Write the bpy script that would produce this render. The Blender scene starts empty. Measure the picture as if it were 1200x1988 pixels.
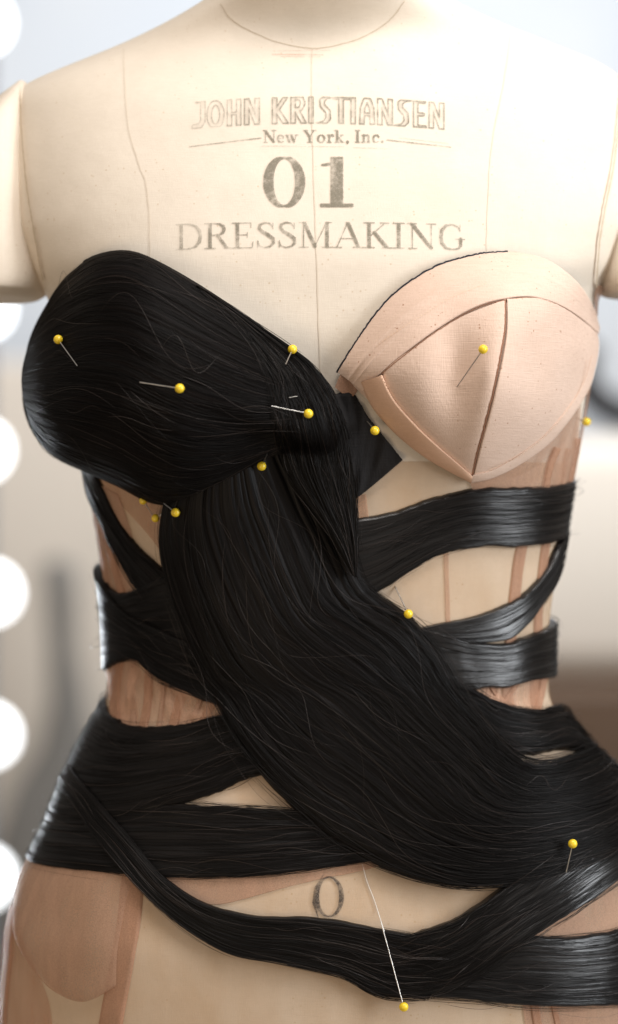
import bpy, math, random
import numpy as np
from mathutils import Vector
rng = np.random.default_rng(7)
random.seed(7)
sc = bpy.context.scene
col = sc.collection
K = 0.0003          # metres per photo pixel in the focus plane
D = 1.5             # camera distance to the focus plane y = 0
Z0 = 1.15           # height of the picture centre above the floor

# ---------------------------------------------------------------- camera
cd = bpy.data.cameras.new('camera'); cam = bpy.data.objects.new('camera', cd); col.objects.link(cam)
cam.location = (0, -D, Z0); cam.rotation_euler = (math.radians(90), 0, 0)
cd.sensor_fit = 'VERTICAL'; cd.sensor_height = 36.0
cd.lens = 36.0 * D / (1988 * K)
cd.clip_start = 0.05; cd.clip_end = 60
cd.dof.use_dof = True; cd.dof.focus_distance = D + 0.012; cd.dof.aperture_fstop = 2.6
sc.camera = cam
# ---------------------------------------------------------------- world and lights
w = bpy.data.worlds.new('World'); sc.world = w; w.use_nodes = True
w.node_tree.nodes['Background'].inputs[0].default_value = (1.0, 0.90, 0.80, 1)
w.node_tree.nodes['Background'].inputs[1].default_value = 0.36
sc.view_settings.view_transform = 'Standard'; sc.view_settings.look = 'None'
sc.view_settings.exposure = 0.0; sc.view_settings.gamma = 1.0
def area(name, loc, target, sx, sy, power, color):
    l = bpy.data.lights.new(name, 'AREA'); l.shape = 'RECTANGLE'; l.size = sx; l.size_y = sy
    l.energy = power; l.color = color
    o = bpy.data.objects.new(name, l); col.objects.link(o); o.location = loc
    o.rotation_euler = (Vector(target) - Vector(loc)).to_track_quat('-Z', 'Y').to_euler(); return o
area('window_light', (1.60, -0.78, Z0 + 0.30), (0, 0.05, Z0 + 0.02), 0.30, 1.5, 31, (0.92, 0.96, 1.0))
area('top_light', (0.20, -0.46, Z0 + 0.92), (0, 0.05, Z0 + 0.22), 0.7, 0.35, 10.0, (1.0, 0.955, 0.92))  # added soft light, set close above so brightness falls off down the torso
ml = area('rim_light', (-0.95, 1.6, Z0 - 0.45), (-0.12, 0.1, Z0 - 0.20), 0.3, 0.5, 0.25, (0.88, 0.94, 1.0)); ml.data.spread = math.radians(16)  # added narrow beam that rims the left hip, separate from the bulbs
area('low_fill_light', (-0.9, -1.5, Z0 - 0.9), (0, 0.05, Z0 - 0.1), 1.0, 0.7, 8, (1.0, 0.78, 0.55))  # added warm fill from low in front, stands in for bounced light
area('back_room_light', (0.3, 2.2, Z0 + 2.2), (0.1, 4.0, Z0 - 0.1), 2.4, 0.8, 110, (0.95, 0.97, 1.0))

# ---------------------------------------------------------------- materials
def mat(name, base, rough=0.7, spec=0.5, sheen=0.0):
    m = bpy.data.materials.new(name); m.use_nodes = True
    b = m.node_tree.nodes['Principled BSDF']
    b.inputs['Base Color'].default_value = (*base, 1); b.inputs['Roughness'].default_value = rough
    b.inputs['Specular IOR Level'].default_value = spec
    if sheen: b.inputs['Sheen Weight'].default_value = sheen
    return m
def N(m, t, **kw):
    n = m.node_tree.nodes.new(t)
    for k, v in kw.items():
        if hasattr(n, k): setattr(n, k, v)
    return n
def L(m, a, b): m.node_tree.links.new(a, b)
def noise(m, vec, scale, detail=2, rough=0.5):
    n = N(m, 'ShaderNodeTexNoise'); n.inputs['Scale'].default_value = scale
    n.inputs['Detail'].default_value = detail; n.inputs['Roughness'].default_value = rough
    if vec is not None: L(m, vec, n.inputs['Vector'])
    return n
def mapping(m, src, scale):
    mp = N(m, 'ShaderNodeMapping'); mp.inputs['Scale'].default_value = scale; L(m, src, mp.inputs['Vector']); return mp.outputs[0]
def ramp(m, fac, stops):
    r = N(m, 'ShaderNodeValToRGB'); L(m, fac, r.inputs[0])
    e = r.color_ramp.elements
    while len(e) < len(stops): e.new(0.5)
    for k, (p, c) in enumerate(stops): e[k].position = p; e[k].color = (*c, 1)
    return r.outputs[0]
def bump(m, h, strength, dist, prev=None):
    b = N(m, 'ShaderNodeBump'); b.inputs['Strength'].default_value = strength; b.inputs['Distance'].default_value = dist
    L(m, h, b.inputs['Height'])
    if prev is not None: L(m, prev, b.inputs['Normal'])
    return b.outputs[0]
def bsdf(m): return m.node_tree.nodes['Principled BSDF']
def cloth(name, c1, c2, weave=1500, rough=0.9, depth=0.00025, specks=None, tone=0.45):
    """woven cloth: thread bump in two directions, soft mottling"""
    m = mat(name, c1, rough, 0.25)
    tc = N(m, 'ShaderNodeTexCoord').outputs['Object']
    n = noise(m, tc, 22, 5, 0.6)
    c = ramp(m, n.outputs['Fac'], [(0.3, c1), (0.7, c2)])
    wx = noise(m, mapping(m, tc, (weave, weave, weave * 0.07)), 1, 2)
    wz = noise(m, mapping(m, tc, (weave * 0.07, weave * 0.07, weave)), 1, 2)
    ad = N(m, 'ShaderNodeMath', operation='ADD'); L(m, wx.outputs['Fac'], ad.inputs[0]); L(m, wz.outputs['Fac'], ad.inputs[1])
    # threads differ a little in tone
    mx = N(m, 'ShaderNodeMix', data_type='RGBA', blend_type='MULTIPLY'); mx.inputs['Factor'].default_value = tone
    tn = ramp(m, ad.outputs[0], [(0.36, (0.80, 0.78, 0.74)), (0.64, (1.0, 1.0, 1.0))])
    ad2 = N(m, 'ShaderNodeMath', operation='MULTIPLY'); L(m, ad.outputs[0], ad2.inputs[0]); ad2.inputs[1].default_value = 0.5
    tn = ramp(m, ad2.outputs[0], [(0.38, (0.84, 0.82, 0.78)), (0.62, (1.0, 1.0, 1.0))])
    L(m, c, mx.inputs['A']); L(m, tn, mx.inputs['B']); out = mx.outputs['Result']
    if specks:
        v = N(m, 'ShaderNodeTexVoronoi'); v.inputs['Scale'].default_value = specks[0]; L(m, tc, v.inputs['Vector'])
        s = ramp(m, v.outputs['Distance'], [(0.0, specks[1]), (0.10, specks[1]), (0.17, (1, 1, 1))])
        sp = noise(m, tc, 60, 1); sf = ramp(m, sp.outputs['Fac'], [(0.5, (0, 0, 0)), (0.62, (1, 1, 1))])
        m2 = N(m, 'ShaderNodeMix', data_type='RGBA', blend_type='MULTIPLY'); L(m, sf, m2.inputs['Factor'])
        L(m, out, m2.inputs['A']); L(m, s, m2.inputs['B']); out = m2.outputs['Result']
    L(m, out, bsdf(m).inputs['Base Color'])
    nb = bump(m, ad.outputs[0], 0.5, depth)
    big = noise(m, tc, 34, 3)
    L(m, bump(m, big.outputs['Fac'], 0.35, 0.002, nb), bsdf(m).inputs['Normal'])
    return m
M = {}
M['canvas'] = cloth('cream_canvas', (0.72, 0.635, 0.53), (0.785, 0.695, 0.585), 2300, depth=0.00014, tone=0.28, specks=(230, (0.86, 0.80, 0.72)))
M['foam'] = cloth('peach_foam_cloth', (0.70, 0.515, 0.41), (0.745, 0.56, 0.455), 1500, depth=0.0004, specks=(260, (0.62, 0.47, 0.38)))
M['casing'] = cloth('peach_casing', (0.70, 0.45, 0.31), (0.76, 0.50, 0.36), 2100, depth=0.0003)
M['seam'] = mat('seam_thread', (0.54, 0.44, 0.32), 0.9)
M['seam_faint'] = mat('seam_thread_faint', (0.66, 0.57, 0.46), 0.9)
M['seam_brown'] = mat('brown_seam', (0.30, 0.14, 0.08), 0.9)
M['thread'] = mat('white_thread', (0.80, 0.78, 0.74), 0.5)
M['stitch'] = mat('peach_stitch', (0.76, 0.55, 0.40), 0.7)
M['yellow'] = mat('yellow_plastic', (0.88, 0.62, 0.03), 0.25, 0.6)
bsdf(M['yellow']).inputs['Subsurface Weight'].default_value = 0.12
bsdf(M['yellow']).inputs['Subsurface Radius'].default_value = (0.003, 0.002, 0.0005)
M['steel'] = mat('pin_steel', (0.62, 0.60, 0.57), 0.28); bsdf(M['steel']).inputs['Metallic'].default_value = 1
M['black_cloth'] = cloth('black_cotton_tape', (0.010, 0.009, 0.009), (0.020, 0.018, 0.018), 900, depth=0.0006)
M['black_thread'] = mat('black_thread', (0.012, 0.012, 0.02), 0.7)

def sheer(name, colr, a0, a1, sc_=(75, 75, 16)):
    """fine net: lets the canvas show through, folds are denser"""
    m = mat(name, colr, 0.6, 0.3)
    nt = m.node_tree
    tc = N(m, 'ShaderNodeTexCoord').outputs['Object']
    n = noise(m, mapping(m, tc, sc_), 1, 3); n2 = noise(m, tc, 2600, 0)
    mr = N(m, 'ShaderNodeMapRange'); mr.inputs['From Min'].default_value = 0.3; mr.inputs['From Max'].default_value = 0.7
    mr.inputs['To Min'].default_value = a0; mr.inputs['To Max'].default_value = a1
    L(m, n.outputs['Fac'], mr.inputs['Value'])
    L(m, mr.outputs[0], bsdf(m).inputs['Alpha'])
    c = ramp(m, n2.outputs['Fac'], [(0.35, tuple(v * 0.8 for v in colr)), (0.65, tuple(min(1, v * 1.15) for v in colr))])
    L(m, c, bsdf(m).inputs['Base Color'])
    L(m, bump(m, n2.outputs['Fac'], 0.2, 0.0002), bsdf(m).inputs['Normal'])
    return m
M['sheer'] = sheer('nude_mesh', (0.56, 0.30, 0.18), 0.30, 0.52)
M['sheer_dense'] = sheer('nude_mesh_double', (0.50, 0.295, 0.195), 0.42, 0.76)
M['sheer_fold'] = sheer('nude_mesh_gathered', (0.60, 0.35, 0.23), 0.08, 0.85, (75, 75, 9))
M['channel'] = sheer('boning_channel_cloth', (0.46, 0.245, 0.15), 0.6, 0.8, (200, 200, 30))

def hair(name, fl=9, c1=(0.0035, 0.003, 0.003), c2=(0.010, 0.007, 0.006), rough=0.34, aniso=0.55, spec=0.5):
    m = mat(name, c1, rough, spec)
    uv = N(m, 'ShaderNodeUVMap'); uv.uv_map = 'UVMap'
    f = noise(m, mapping(m, uv.outputs[0], (fl, 2600, 1)), 1, 3, 0.6)      # single hairs
    g = noise(m, mapping(m, uv.outputs[0], (7, 520, 1)), 1, 3, 0.6)       # locks
    L(m, ramp(m, g.outputs['Fac'], [(0.42, c1), (0.74, c2)]), bsdf(m).inputs['Base Color'])
    b1 = bump(m, g.outputs['Fac'], 0.35, 0.0006)
    L(m, bump(m, f.outputs['Fac'], 0.55, 0.00018, b1), bsdf(m).inputs['Normal'])
    mr = N(m, 'ShaderNodeMapRange'); mr.inputs['To Min'].default_value = rough - 0.07; mr.inputs['To Max'].default_value = rough + 0.12
    L(m, f.outputs['Fac'], mr.inputs['Value']); L(m, mr.outputs[0], bsdf(m).inputs['Roughness'])
    bsdf(m).inputs['Anisotropic'].default_value = aniso
    bsdf(m).inputs['Anisotropic Rotation'].default_value = 0.25
    t = N(m, 'ShaderNodeTangent'); t.direction_type = 'UV_MAP'; t.uv_map = 'UVMap'
    L(m, t.outputs[0], bsdf(m).inputs['Tangent'])
    return m
M['hair'] = hair('black_hair', rough=0.42, aniso=0.5, spec=0.12)
M['hair_soft'] = hair('black_hair_smooth', rough=0.52, aniso=0.3, spec=0.07)
M['hair_matte'] = hair('black_hair_dull', fl=30, rough=0.42, aniso=0.5, spec=0.22)
M['hair_flat'] = hair('black_hair_pressed', fl=60, rough=0.28, aniso=0.75, spec=0.6)
M['strand'] = mat('hair_strand', (0.006, 0.005, 0.0045), 0.45, 0.12)
M['strand_brown'] = mat('hair_strand_brown', (0.025, 0.016, 0.012), 0.4, 0.4)
def ink(name, colr):
    m = mat(name, colr, 0.9, 0.2)
    at = N(m, 'ShaderNodeAttribute'); at.attribute_name = 'ink'
    tc = N(m, 'ShaderNodeTexCoord').outputs['Object']
    n = noise(m, tc, 1300, 3, 0.6)
    r = ramp(m, n.outputs['Fac'], [(0.36, (0.45, 0.45, 0.45)), (0.62, (0.95, 0.95, 0.95))])
    mu = N(m, 'ShaderNodeMath', operation='MULTIPLY'); L(m, at.outputs['Fac'], mu.inputs[0]); L(m, r, mu.inputs[1])
    L(m, mu.outputs[0], bsdf(m).inputs['Alpha'])
    return m
M['ink'] = ink('stamp_ink', (0.24, 0.215, 0.165))
M['marker'] = ink('marker_ink', (0.055, 0.045, 0.04))
M['red_ink'] = ink('red_pencil', (0.62, 0.22, 0.12))

# ---------------------------------------------------------------- mesh helpers
def mesh_obj(name, V, F, m=None, parent=None, UV=None, smooth=True, attr=None):
    me = bpy.data.meshes.new(name)
    V = np.asarray(V, dtype=np.float32).reshape(-1, 3).copy(); V[:, 2] += Z0
    F = np.asarray(F, dtype=np.int32)
    nf, k = F.shape
    me.vertices.add(len(V)); me.vertices.foreach_set('co', V.ravel())
    me.loops.add(nf * k); me.loops.foreach_set('vertex_index', F.ravel())
    me.polygons.add(nf); me.polygons.foreach_set('loop_start', np.arange(0, nf * k, k, dtype=np.int32))
    me.polygons.foreach_set('loop_total', np.full(nf, k, dtype=np.int32))
    me.update(calc_edges=True)
    if UV is not None:
        u = me.uv_layers.new(name='UVMap'); u.data.foreach_set('uv', np.asarray(UV, dtype=np.float32)[F.ravel()].ravel())
    if attr is not None:
        a = me.attributes.new('ink', 'FLOAT', 'POINT'); a.data.foreach_set('value', np.asarray(attr, dtype=np.float32))
    if smooth: me.polygons.foreach_set('use_smooth', np.ones(nf, dtype=bool))
    me.validate()
    if m is not None: me.materials.append(m)
    o = bpy.data.objects.new(name, me); col.objects.link(o)
    if parent is not None:
        o.parent = parent; o.matrix_parent_inverse = parent_inv(parent)
    return o
def parent_inv(p):
    from mathutils import Matrix
    m = Matrix.Translation(p.location); q = p
    while q.parent is not None:
        m = Matrix.Translation(q.parent.location) @ q.matrix_parent_inverse @ m; q = q.parent
    return m.inverted()
def thing(name, label, cat, loc=(0, 0, 0), group=None):
    o = bpy.data.objects.new(name, None); o.empty_display_size = 0.02; col.objects.link(o)
    o.location = (loc[0], loc[1], loc[2] + Z0); tag(o, label, cat, group); return o
def tag(o, label, cat, group=None):
    o['label'] = label; o['category'] = cat
    if group: o['group'] = group
    return o
def grid_faces(nu, nv, wrap=False):
    i = np.arange(nu - 1)[:, None]; j = np.arange(nv if wrap else nv - 1)[None, :]
    j2 = (j + 1) % nv
    a = i * nv + j; b = i * nv + j2; c = (i + 1) * nv + j2; d = (i + 1) * nv + j
    return np.stack([a, b, c, d], -1).reshape(-1, 4)
def vnoise(x, y, seed=0):
    """smooth 2-D value noise, -1..1"""
    xi = np.floor(x).astype(np.int64); yi = np.floor(y).astype(np.int64); fx = x - xi; fy = y - yi
    fx = fx * fx * (3 - 2 * fx); fy = fy * fy * (3 - 2 * fy)
    def h(a, b):
        n = (a * 374761393 + b * 668265263 + seed * 1442695041) & 0x7fffffff
        n = ((n ^ (n >> 13)) * 1274126177) & 0x7fffffff
        n = (n ^ (n >> 16)) & 0xffff
        return n / 32767.5 - 1
    return (h(xi, yi) * (1 - fx) + h(xi + 1, yi) * fx) * (1 - fy) + (h(xi, yi + 1) * (1 - fx) + h(xi + 1, yi + 1) * fx) * fy
def catmull(P, n):
    P = np.asarray(P, float); m = len(P)
    if m == 2:
        t = np.linspace(0, 1, n)[:, None]; return P[0] * (1 - t) + P[1] * t
    Q = np.vstack([2 * P[0] - P[1], P, 2 * P[-1] - P[-2]])
    s = np.linspace(0, m - 1, n); i = np.minimum(s.astype(int), m - 2); t = (s - i)[:, None]
    a, b, c, d = Q[i], Q[i + 1], Q[i + 2], Q[i + 3]
    return 0.5 * (2 * b + (c - a) * t + (2 * a - 5 * b + 4 * c - d) * t ** 2 + (3 * b - a - 3 * c + d) * t ** 3)
def box(name, c, s, m, parent=None, bev=0.0, rotz=0.0):
    x, y, z = [v / 2 for v in s]
    V = np.array([(a * x, b * y, e * z) for a in (-1, 1) for b in (-1, 1) for e in (-1, 1)], float)
    ca, sa = math.cos(rotz), math.sin(rotz)
    V = np.stack([V[:, 0] * ca - V[:, 1] * sa, V[:, 0] * sa + V[:, 1] * ca, V[:, 2]], 1) + np.array(c)
    F = [(0, 1, 3, 2), (4, 6, 7, 5), (0, 4, 5, 1), (2, 3, 7, 6), (0, 2, 6, 4), (1, 5, 7, 3)]
    o = mesh_obj(name, V, F, m, parent, smooth=False)
    if bev:
        b = o.modifiers.new('bevel', 'BEVEL'); b.width = bev; b.segments = 3
    return o
def tube(name, P, r, m, parent=None, seg=8, closed_ends=True):
    P = np.asarray(P, float); n = len(P); r = np.broadcast_to(r, (n,))
    T = np.gradient(P, axis=0); T /= np.linalg.norm(T, axis=1, keepdims=True)
    ref = np.array([0, 1, 0.001]) if abs(T[0, 1]) < 0.9 else np.array([1, 0, 0.001])
    A = np.cross(T, ref); A /= np.linalg.norm(A, axis=1, keepdims=True); B = np.cross(T, A)
    a = np.linspace(0, 2 * math.pi, seg, endpoint=False)
    V = P[:, None] + r[:, None, None] * (A[:, None] * np.cos(a)[None, :, None] + B[:, None] * np.sin(a)[None, :, None])
    V = V.reshape(-1, 3); F = grid_faces(n, seg, True)
    k = len(V); V = np.vstack([V, P[0], P[-1]])
    j = np.arange(seg); j2 = (j + 1) % seg
    F = np.vstack([F, np.stack([j2, j, np.full(seg, k), np.full(seg, k)], 1), np.stack([(n - 1) * seg + j, (n - 1) * seg + j2, np.full(seg, k + 1), np.full(seg, k + 1)], 1)]) if False else F
    return mesh_obj(name, V, F, m, parent)
def lathe(name, prof, c, m, parent=None, seg=32, axis='z'):
    prof = np.asarray(prof, float); a = np.linspace(0, 2 * math.pi, seg, endpoint=False)
    V = np.stack([prof[:, None, 0] * np.cos(a), prof[:, None, 0] * np.sin(a), np.broadcast_to(prof[:, None, 1], (len(prof), seg))], -1).reshape(-1, 3)
    if axis == 'y': V = V[:, [0, 2, 1]]
    return mesh_obj(name, V + np.array(c), grid_faces(len(prof), seg, True), m, parent)

# ---------------------------------------------------------------- the torso as a surface
Y0 = 0.115
SIL = np.array([  # photo row, left outline, right outline
 (-420, 470, 760), (-250, 460, 765), (-100, 448, 775), (-25, 432, 800), (0, 415, 850), (45, 330, 955), (90, 232, 1078), (130, 130, 1180), (165, 48, 1218),
 (200, 8, 1236), (300, 0, 1248), (450, 15, 1232), (530, 56, 1192), (575, 94, 1152), (700, 125, 1146), (820, 150, 1128), (930, 174, 1106),
 (1030, 192, 1090), (1100, 201, 1078), (1200, 213, 1065), (1300, 216, 1063), (1350, 212, 1063), (1385, 197, 1078), (1430, 168, 1112), (1500, 134, 1168),
 (1600, 92, 1228), (1700, 42, 1256), (1800, 15, 1268), (1900, 5, 1272), (2100, 0, 1275), (2400, 30, 1245), (2600, 60, 1215)], float)
FRT = np.array([  # photo row, depth of the front, depth of the back, squareness
 (-420, -.010, .165, 2.0), (-100, .012, .18, 2.0), (0, .044, .19, 1.95), (50, .056, .2, 1.8), (93, .055, .205, 1.9), (200, .040, .21, 2.3), (350, .028, .215, 2.55), (500, .020, .215, 2.5),
 (650, .022, .21, 2.35), (800, .032, .2, 2.2), (1000, .042, .19, 2.1), (1200, .048, .185, 2.1), (1340, .050, .185, 2.15), (1500, .036, .2, 2.3),
 (1700, .018, .225, 2.35), (1850, .013, .24, 2.35), (2000, .016, .24, 2.3), (2600, .04, .22, 2.2)], float)
def rows(tab, yy): return (994 - tab[:, 0]) * K * (D + yy) / D
zs = rows(SIL, Y0); zf = rows(FRT, FRT[:, 1])
xl = (SIL[:, 1] - 600) * K * (D + Y0) / D; xr = (SIL[:, 2] - 600) * K * (D + Y0) / D
ZG = np.linspace(zs[-1], zs[0], 1400)
def smooth_tab(zt, v, wdt):
    g = np.interp(ZG, zt[::-1], v[::-1]); k = np.hanning(wdt); k /= k.sum()
    p = np.pad(g, wdt // 2, mode='edge'); return np.convolve(p, k, 'same')[wdt // 2: wdt // 2 + len(g)]
gl, gr = smooth_tab(zs, xl, 31), smooth_tab(zs, xr, 31)
gf, gb, gn = smooth_tab(zf, FRT[:, 1], 45), smooth_tab(zf, FRT[:, 2], 75), smooth_tab(zf, FRT[:, 3], 75)
def at(g, z): return np.interp(z, ZG, g)
def bust(x, z):
    e = 0
    for cx, cz, s, a in ((-0.088, 0.072, 0.040, 0.022), (0.094, 0.075, 0.040, 0.020)):
        e = e + a * np.exp(-(((x - cx) / s) ** 2 + ((z - cz) / (s * 1.1)) ** 2))
    e = e + 0.005 * np.exp(-(((x + 0.125) / 0.03) ** 2 + ((z + 0.235) / 0.04) ** 2))
    return e
def T(th, z):
    """torso point from angle (0 = front, + = right) and height"""
    l, r, f, b, n = at(gl, z), at(gr, z), at(gf, z), at(gb, z), at(gn, z)
    c = (l + r) / 2; a = (r - l) / 2; s, co = np.sin(th), np.cos(th)
    x = c + a * np.sign(s) * np.abs(s) ** (2 / n)
    depth = np.where(co >= 0, Y0 - f, b - Y0)
    y = Y0 - np.sign(co) * depth * np.abs(co) ** (2 / n)
    y = y - np.where(co > 0, bust(x, z) * np.clip(co * 3, 0, 1), 0)
    return np.stack([x, y, z + 0 * x], -1)
def inv(px, py):
    """angle and height of the torso point seen at a photo pixel"""
    px = np.asarray(px, float); py = np.asarray(py, float); y = np.full(px.shape, 0.04)
    for _ in range(30):
        x = (px - 600) * K * (D + y) / D; z = (994 - py) * K * (D + y) / D
        l, r, n = at(gl, z), at(gr, z), at(gn, z); c = (l + r) / 2; a = (r - l) / 2
        q = np.clip((x - c) / a, -0.9995, 0.9995); th = np.sign(q) * np.arcsin(np.abs(q) ** (n / 2))
        y = 0.5 * y + 0.5 * T(th, z)[..., 1]
    return th, z
def TN(th, z, h):
    e = 0.012; p = T(th, z)
    du = T(th + e, z) - T(th - e, z); dv = T(th, z + 0.0015) - T(th, z - 0.0015)
    n = np.cross(du, dv); n /= np.linalg.norm(n, axis=-1, keepdims=True) + 1e-12
    return p + n * np.asarray(h)[..., None], n
def onform(px, py, h=0.0):
    th, z = inv(px, py); return TN(th, z, np.broadcast_to(h, np.shape(th)))[0]
def ray(px, py, y):
    return np.stack([(px - 600) * K * (D + y) / D, y + 0 * px, (994 - py) * K * (D + y) / D], -1)

# cups: a dome over an outline
class Cup:
    def __init__(s, outline, centre, ya, round_, rimh, ymax=None):
        O = catmull(np.array(outline + [outline[0]], float), 400)[:-1]; s.c = np.array(centre, float); s.O = O
        d = O - s.c; s.ang = np.arctan2(d[:, 1], d[:, 0]); s.rad = np.hypot(d[:, 0], d[:, 1])
        P = onform(O[:, 0], O[:, 1], rimh); s.yr = P[:, 1] if ymax is None else np.minimum(P[:, 1], ymax)
        k = np.argsort(s.ang); s.ang, s.rad, s.yr = s.ang[k], s.rad[k], s.yr[k]
        s.yr = np.convolve(np.r_[s.yr[-12:], s.yr, s.yr[:12]], np.ones(25) / 25, 'valid')
        s.ya = ya; s.round = round_
    def r(s, px, py):
        dx, dy = px - s.c[0], py - s.c[1]; a = np.arctan2(dy, dx)
        R = np.interp(a, s.ang, s.rad, period=2 * math.pi); return np.hypot(dx, dy) / R, np.interp(a, s.ang, s.yr, period=2 * math.pi)
    def smooth(s, sig):
        s.gx = np.arange(s.O[:, 0].min() - 90, s.O[:, 0].max() + 90, 3.0); s.gy = np.arange(s.O[:, 1].min() - 90, s.O[:, 1].max() + 90, 3.0)
        X, Y = np.meshgrid(s.gx, s.gy); Gd = s.y0(X, Y); n = int(sig); k = np.exp(-0.5 * (np.arange(-n, n + 1) * 3 / sig) ** 2); k /= k.sum()
        Gd = np.apply_along_axis(lambda a: np.convolve(np.pad(a, n, mode='edge'), k, 'valid'), 0, Gd)
        s.G = np.apply_along_axis(lambda a: np.convolve(np.pad(a, n, mode='edge'), k, 'valid'), 1, Gd); return s
    def y(s, px, py):
        px = np.asarray(px, float); py = np.asarray(py, float)
        fx = np.clip((px - s.gx[0]) / 3, 0, len(s.gx) - 1.001); fy = np.clip((py - s.gy[0]) / 3, 0, len(s.gy) - 1.001)
        i, j = fx.astype(int), fy.astype(int); a, b = fx - i, fy - j; g = s.G
        return (g[j, i] * (1 - a) + g[j, i + 1] * a) * (1 - b) + (g[j + 1, i] * (1 - a) + g[j + 1, i + 1] * a) * b
    def y0(s, px, py):
        r, yr = s.r(px, py); rc = np.clip(r, 0, 1)
        g = s.round * (1 - np.sqrt(np.maximum(0, 1 - rc ** 2))) + (1 - s.round) * rc ** 2
        return s.ya + (yr - s.ya) * g + np.maximum(r - 1, 0) * 0.05
CUPL = Cup([(42, 740), (58, 655), (100, 575), (150, 515), (200, 490), (255, 487), (310, 508), (400, 560), (500, 628), (580, 688), (640, 745), (672, 820), (650, 880), (560, 880),
            (500, 910), (420, 955), (345, 980), (290, 975), (230, 945), (165, 917), (105, 888), (66, 845), (46, 795)], (330, 740), -0.020, 0.85, 0.004, 0.085).smooth(9)
CUPR = Cup([(655, 722), (700, 650), (760, 575), (840, 520), (920, 495), (985, 488), (1060, 503), (1118, 545), (1152, 595), (1165, 640), (1155, 720), (1122, 798), (1070, 856),
            (1010, 900), (958, 926), (915, 937), (850, 903), (785, 848), (735, 800), (690, 757)], (935, 715), -0.006, 0.35, 0.003).smooth(24)
def ycupr(px, py):
    y = CUPR.y(px, py); r, _ = CUPR.r(px, py); e = np.clip(1 - r, 0, 1)
    sx = np.interp(py, [480, 580, 760, 937], [990, 983, 957, 915])            # ridge along the vertical seam
    y = y - 0.0035 * np.exp(-((px - sx) / 34) ** 2) * np.clip((py - 500) / 90, 0, 1) * e ** 0.5
    y = y + 0.0080 * np.exp(-(((px - 884) / 46) ** 2 + ((py - 720) / 105) ** 2))      # dent where the pin pulls
    y = y + 0.0030 * np.exp(-(((px - 1040) / 26) ** 2 + ((py - 700) / 90) ** 2))
    return y
def front(px, py, h=0.0):
    """depth of whatever dress-form surface is nearest the camera (torso or left cup)"""
    px = np.asarray(px, float); py = np.asarray(py, float)
    yt = onform(px, py)[..., 1] - h; r, _ = CUPL.r(px, py)
    yc = CUPL.y(px, py) + np.maximum(r - 0.97, 0) * 0.25 - h * 0.08
    k = 0.008; hh = np.clip(0.5 + 0.5 * (yt - yc) / k, 0, 1)
    return yt * (1 - hh) + yc * hh - k * hh * (1 - hh)

# ---------------------------------------------------------------- lofts between two traced edges
class Loft:
    """edges A, B: equal-length lists of (px, py) or ('w', degrees, py); space: 'torso' or a depth function"""
    def __init__(s, A, B, space='torso', n=240):
        s.space = space; s.bow = 0
        s.A, s.B = s.conv(A, n), s.conv(B, n); s.n = n
    def conv(s, E, n):
        if s.space != 'torso': return catmull(np.array(E, float), n)
        out = []
        for e in E:
            if e[0] == 'w': out.append((math.radians(e[1]), (994 - e[2]) * K * (D + Y0) / D))
            else:
                th, z = inv(np.array(e[0], float), np.array(e[1], float)); out.append((float(th), float(z)))
        return catmull(np.array(out), n)
    def __call__(s, u, v, h):
        u = np.clip(u, 0, 1); i = u * (s.n - 1); i0 = np.minimum(i.astype(int), s.n - 2); t = (i - i0)[..., None]
        a = s.A[i0] * (1 - t) + s.A[i0 + 1] * t; b = s.B[i0] * (1 - t) + s.B[i0 + 1] * t
        q = a * (1 - v[..., None]) + b * v[..., None]
        if s.bow: q = q - np.stack([s.bow * (1 - u) ** 5 * np.sin(np.pi * np.clip(v, 0, 1)), 0 * u], -1)
        if s.space == 'torso': return TN(q[..., 0], q[..., 1], h)[0]
        y = s.space(q[..., 0], q[..., 1]); P = ray(q[..., 0], q[..., 1], y)
        d = P - np.array([0, -D, 0]); d /= np.linalg.norm(d, axis=-1, keepdims=True)
        return P - d * np.asarray(h)[..., None]
def f_of(x, u): return np.interp(u, np.linspace(0, 1, len(x)), x) if np.ndim(x) else x + 0 * u
SEED = [0]
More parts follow.
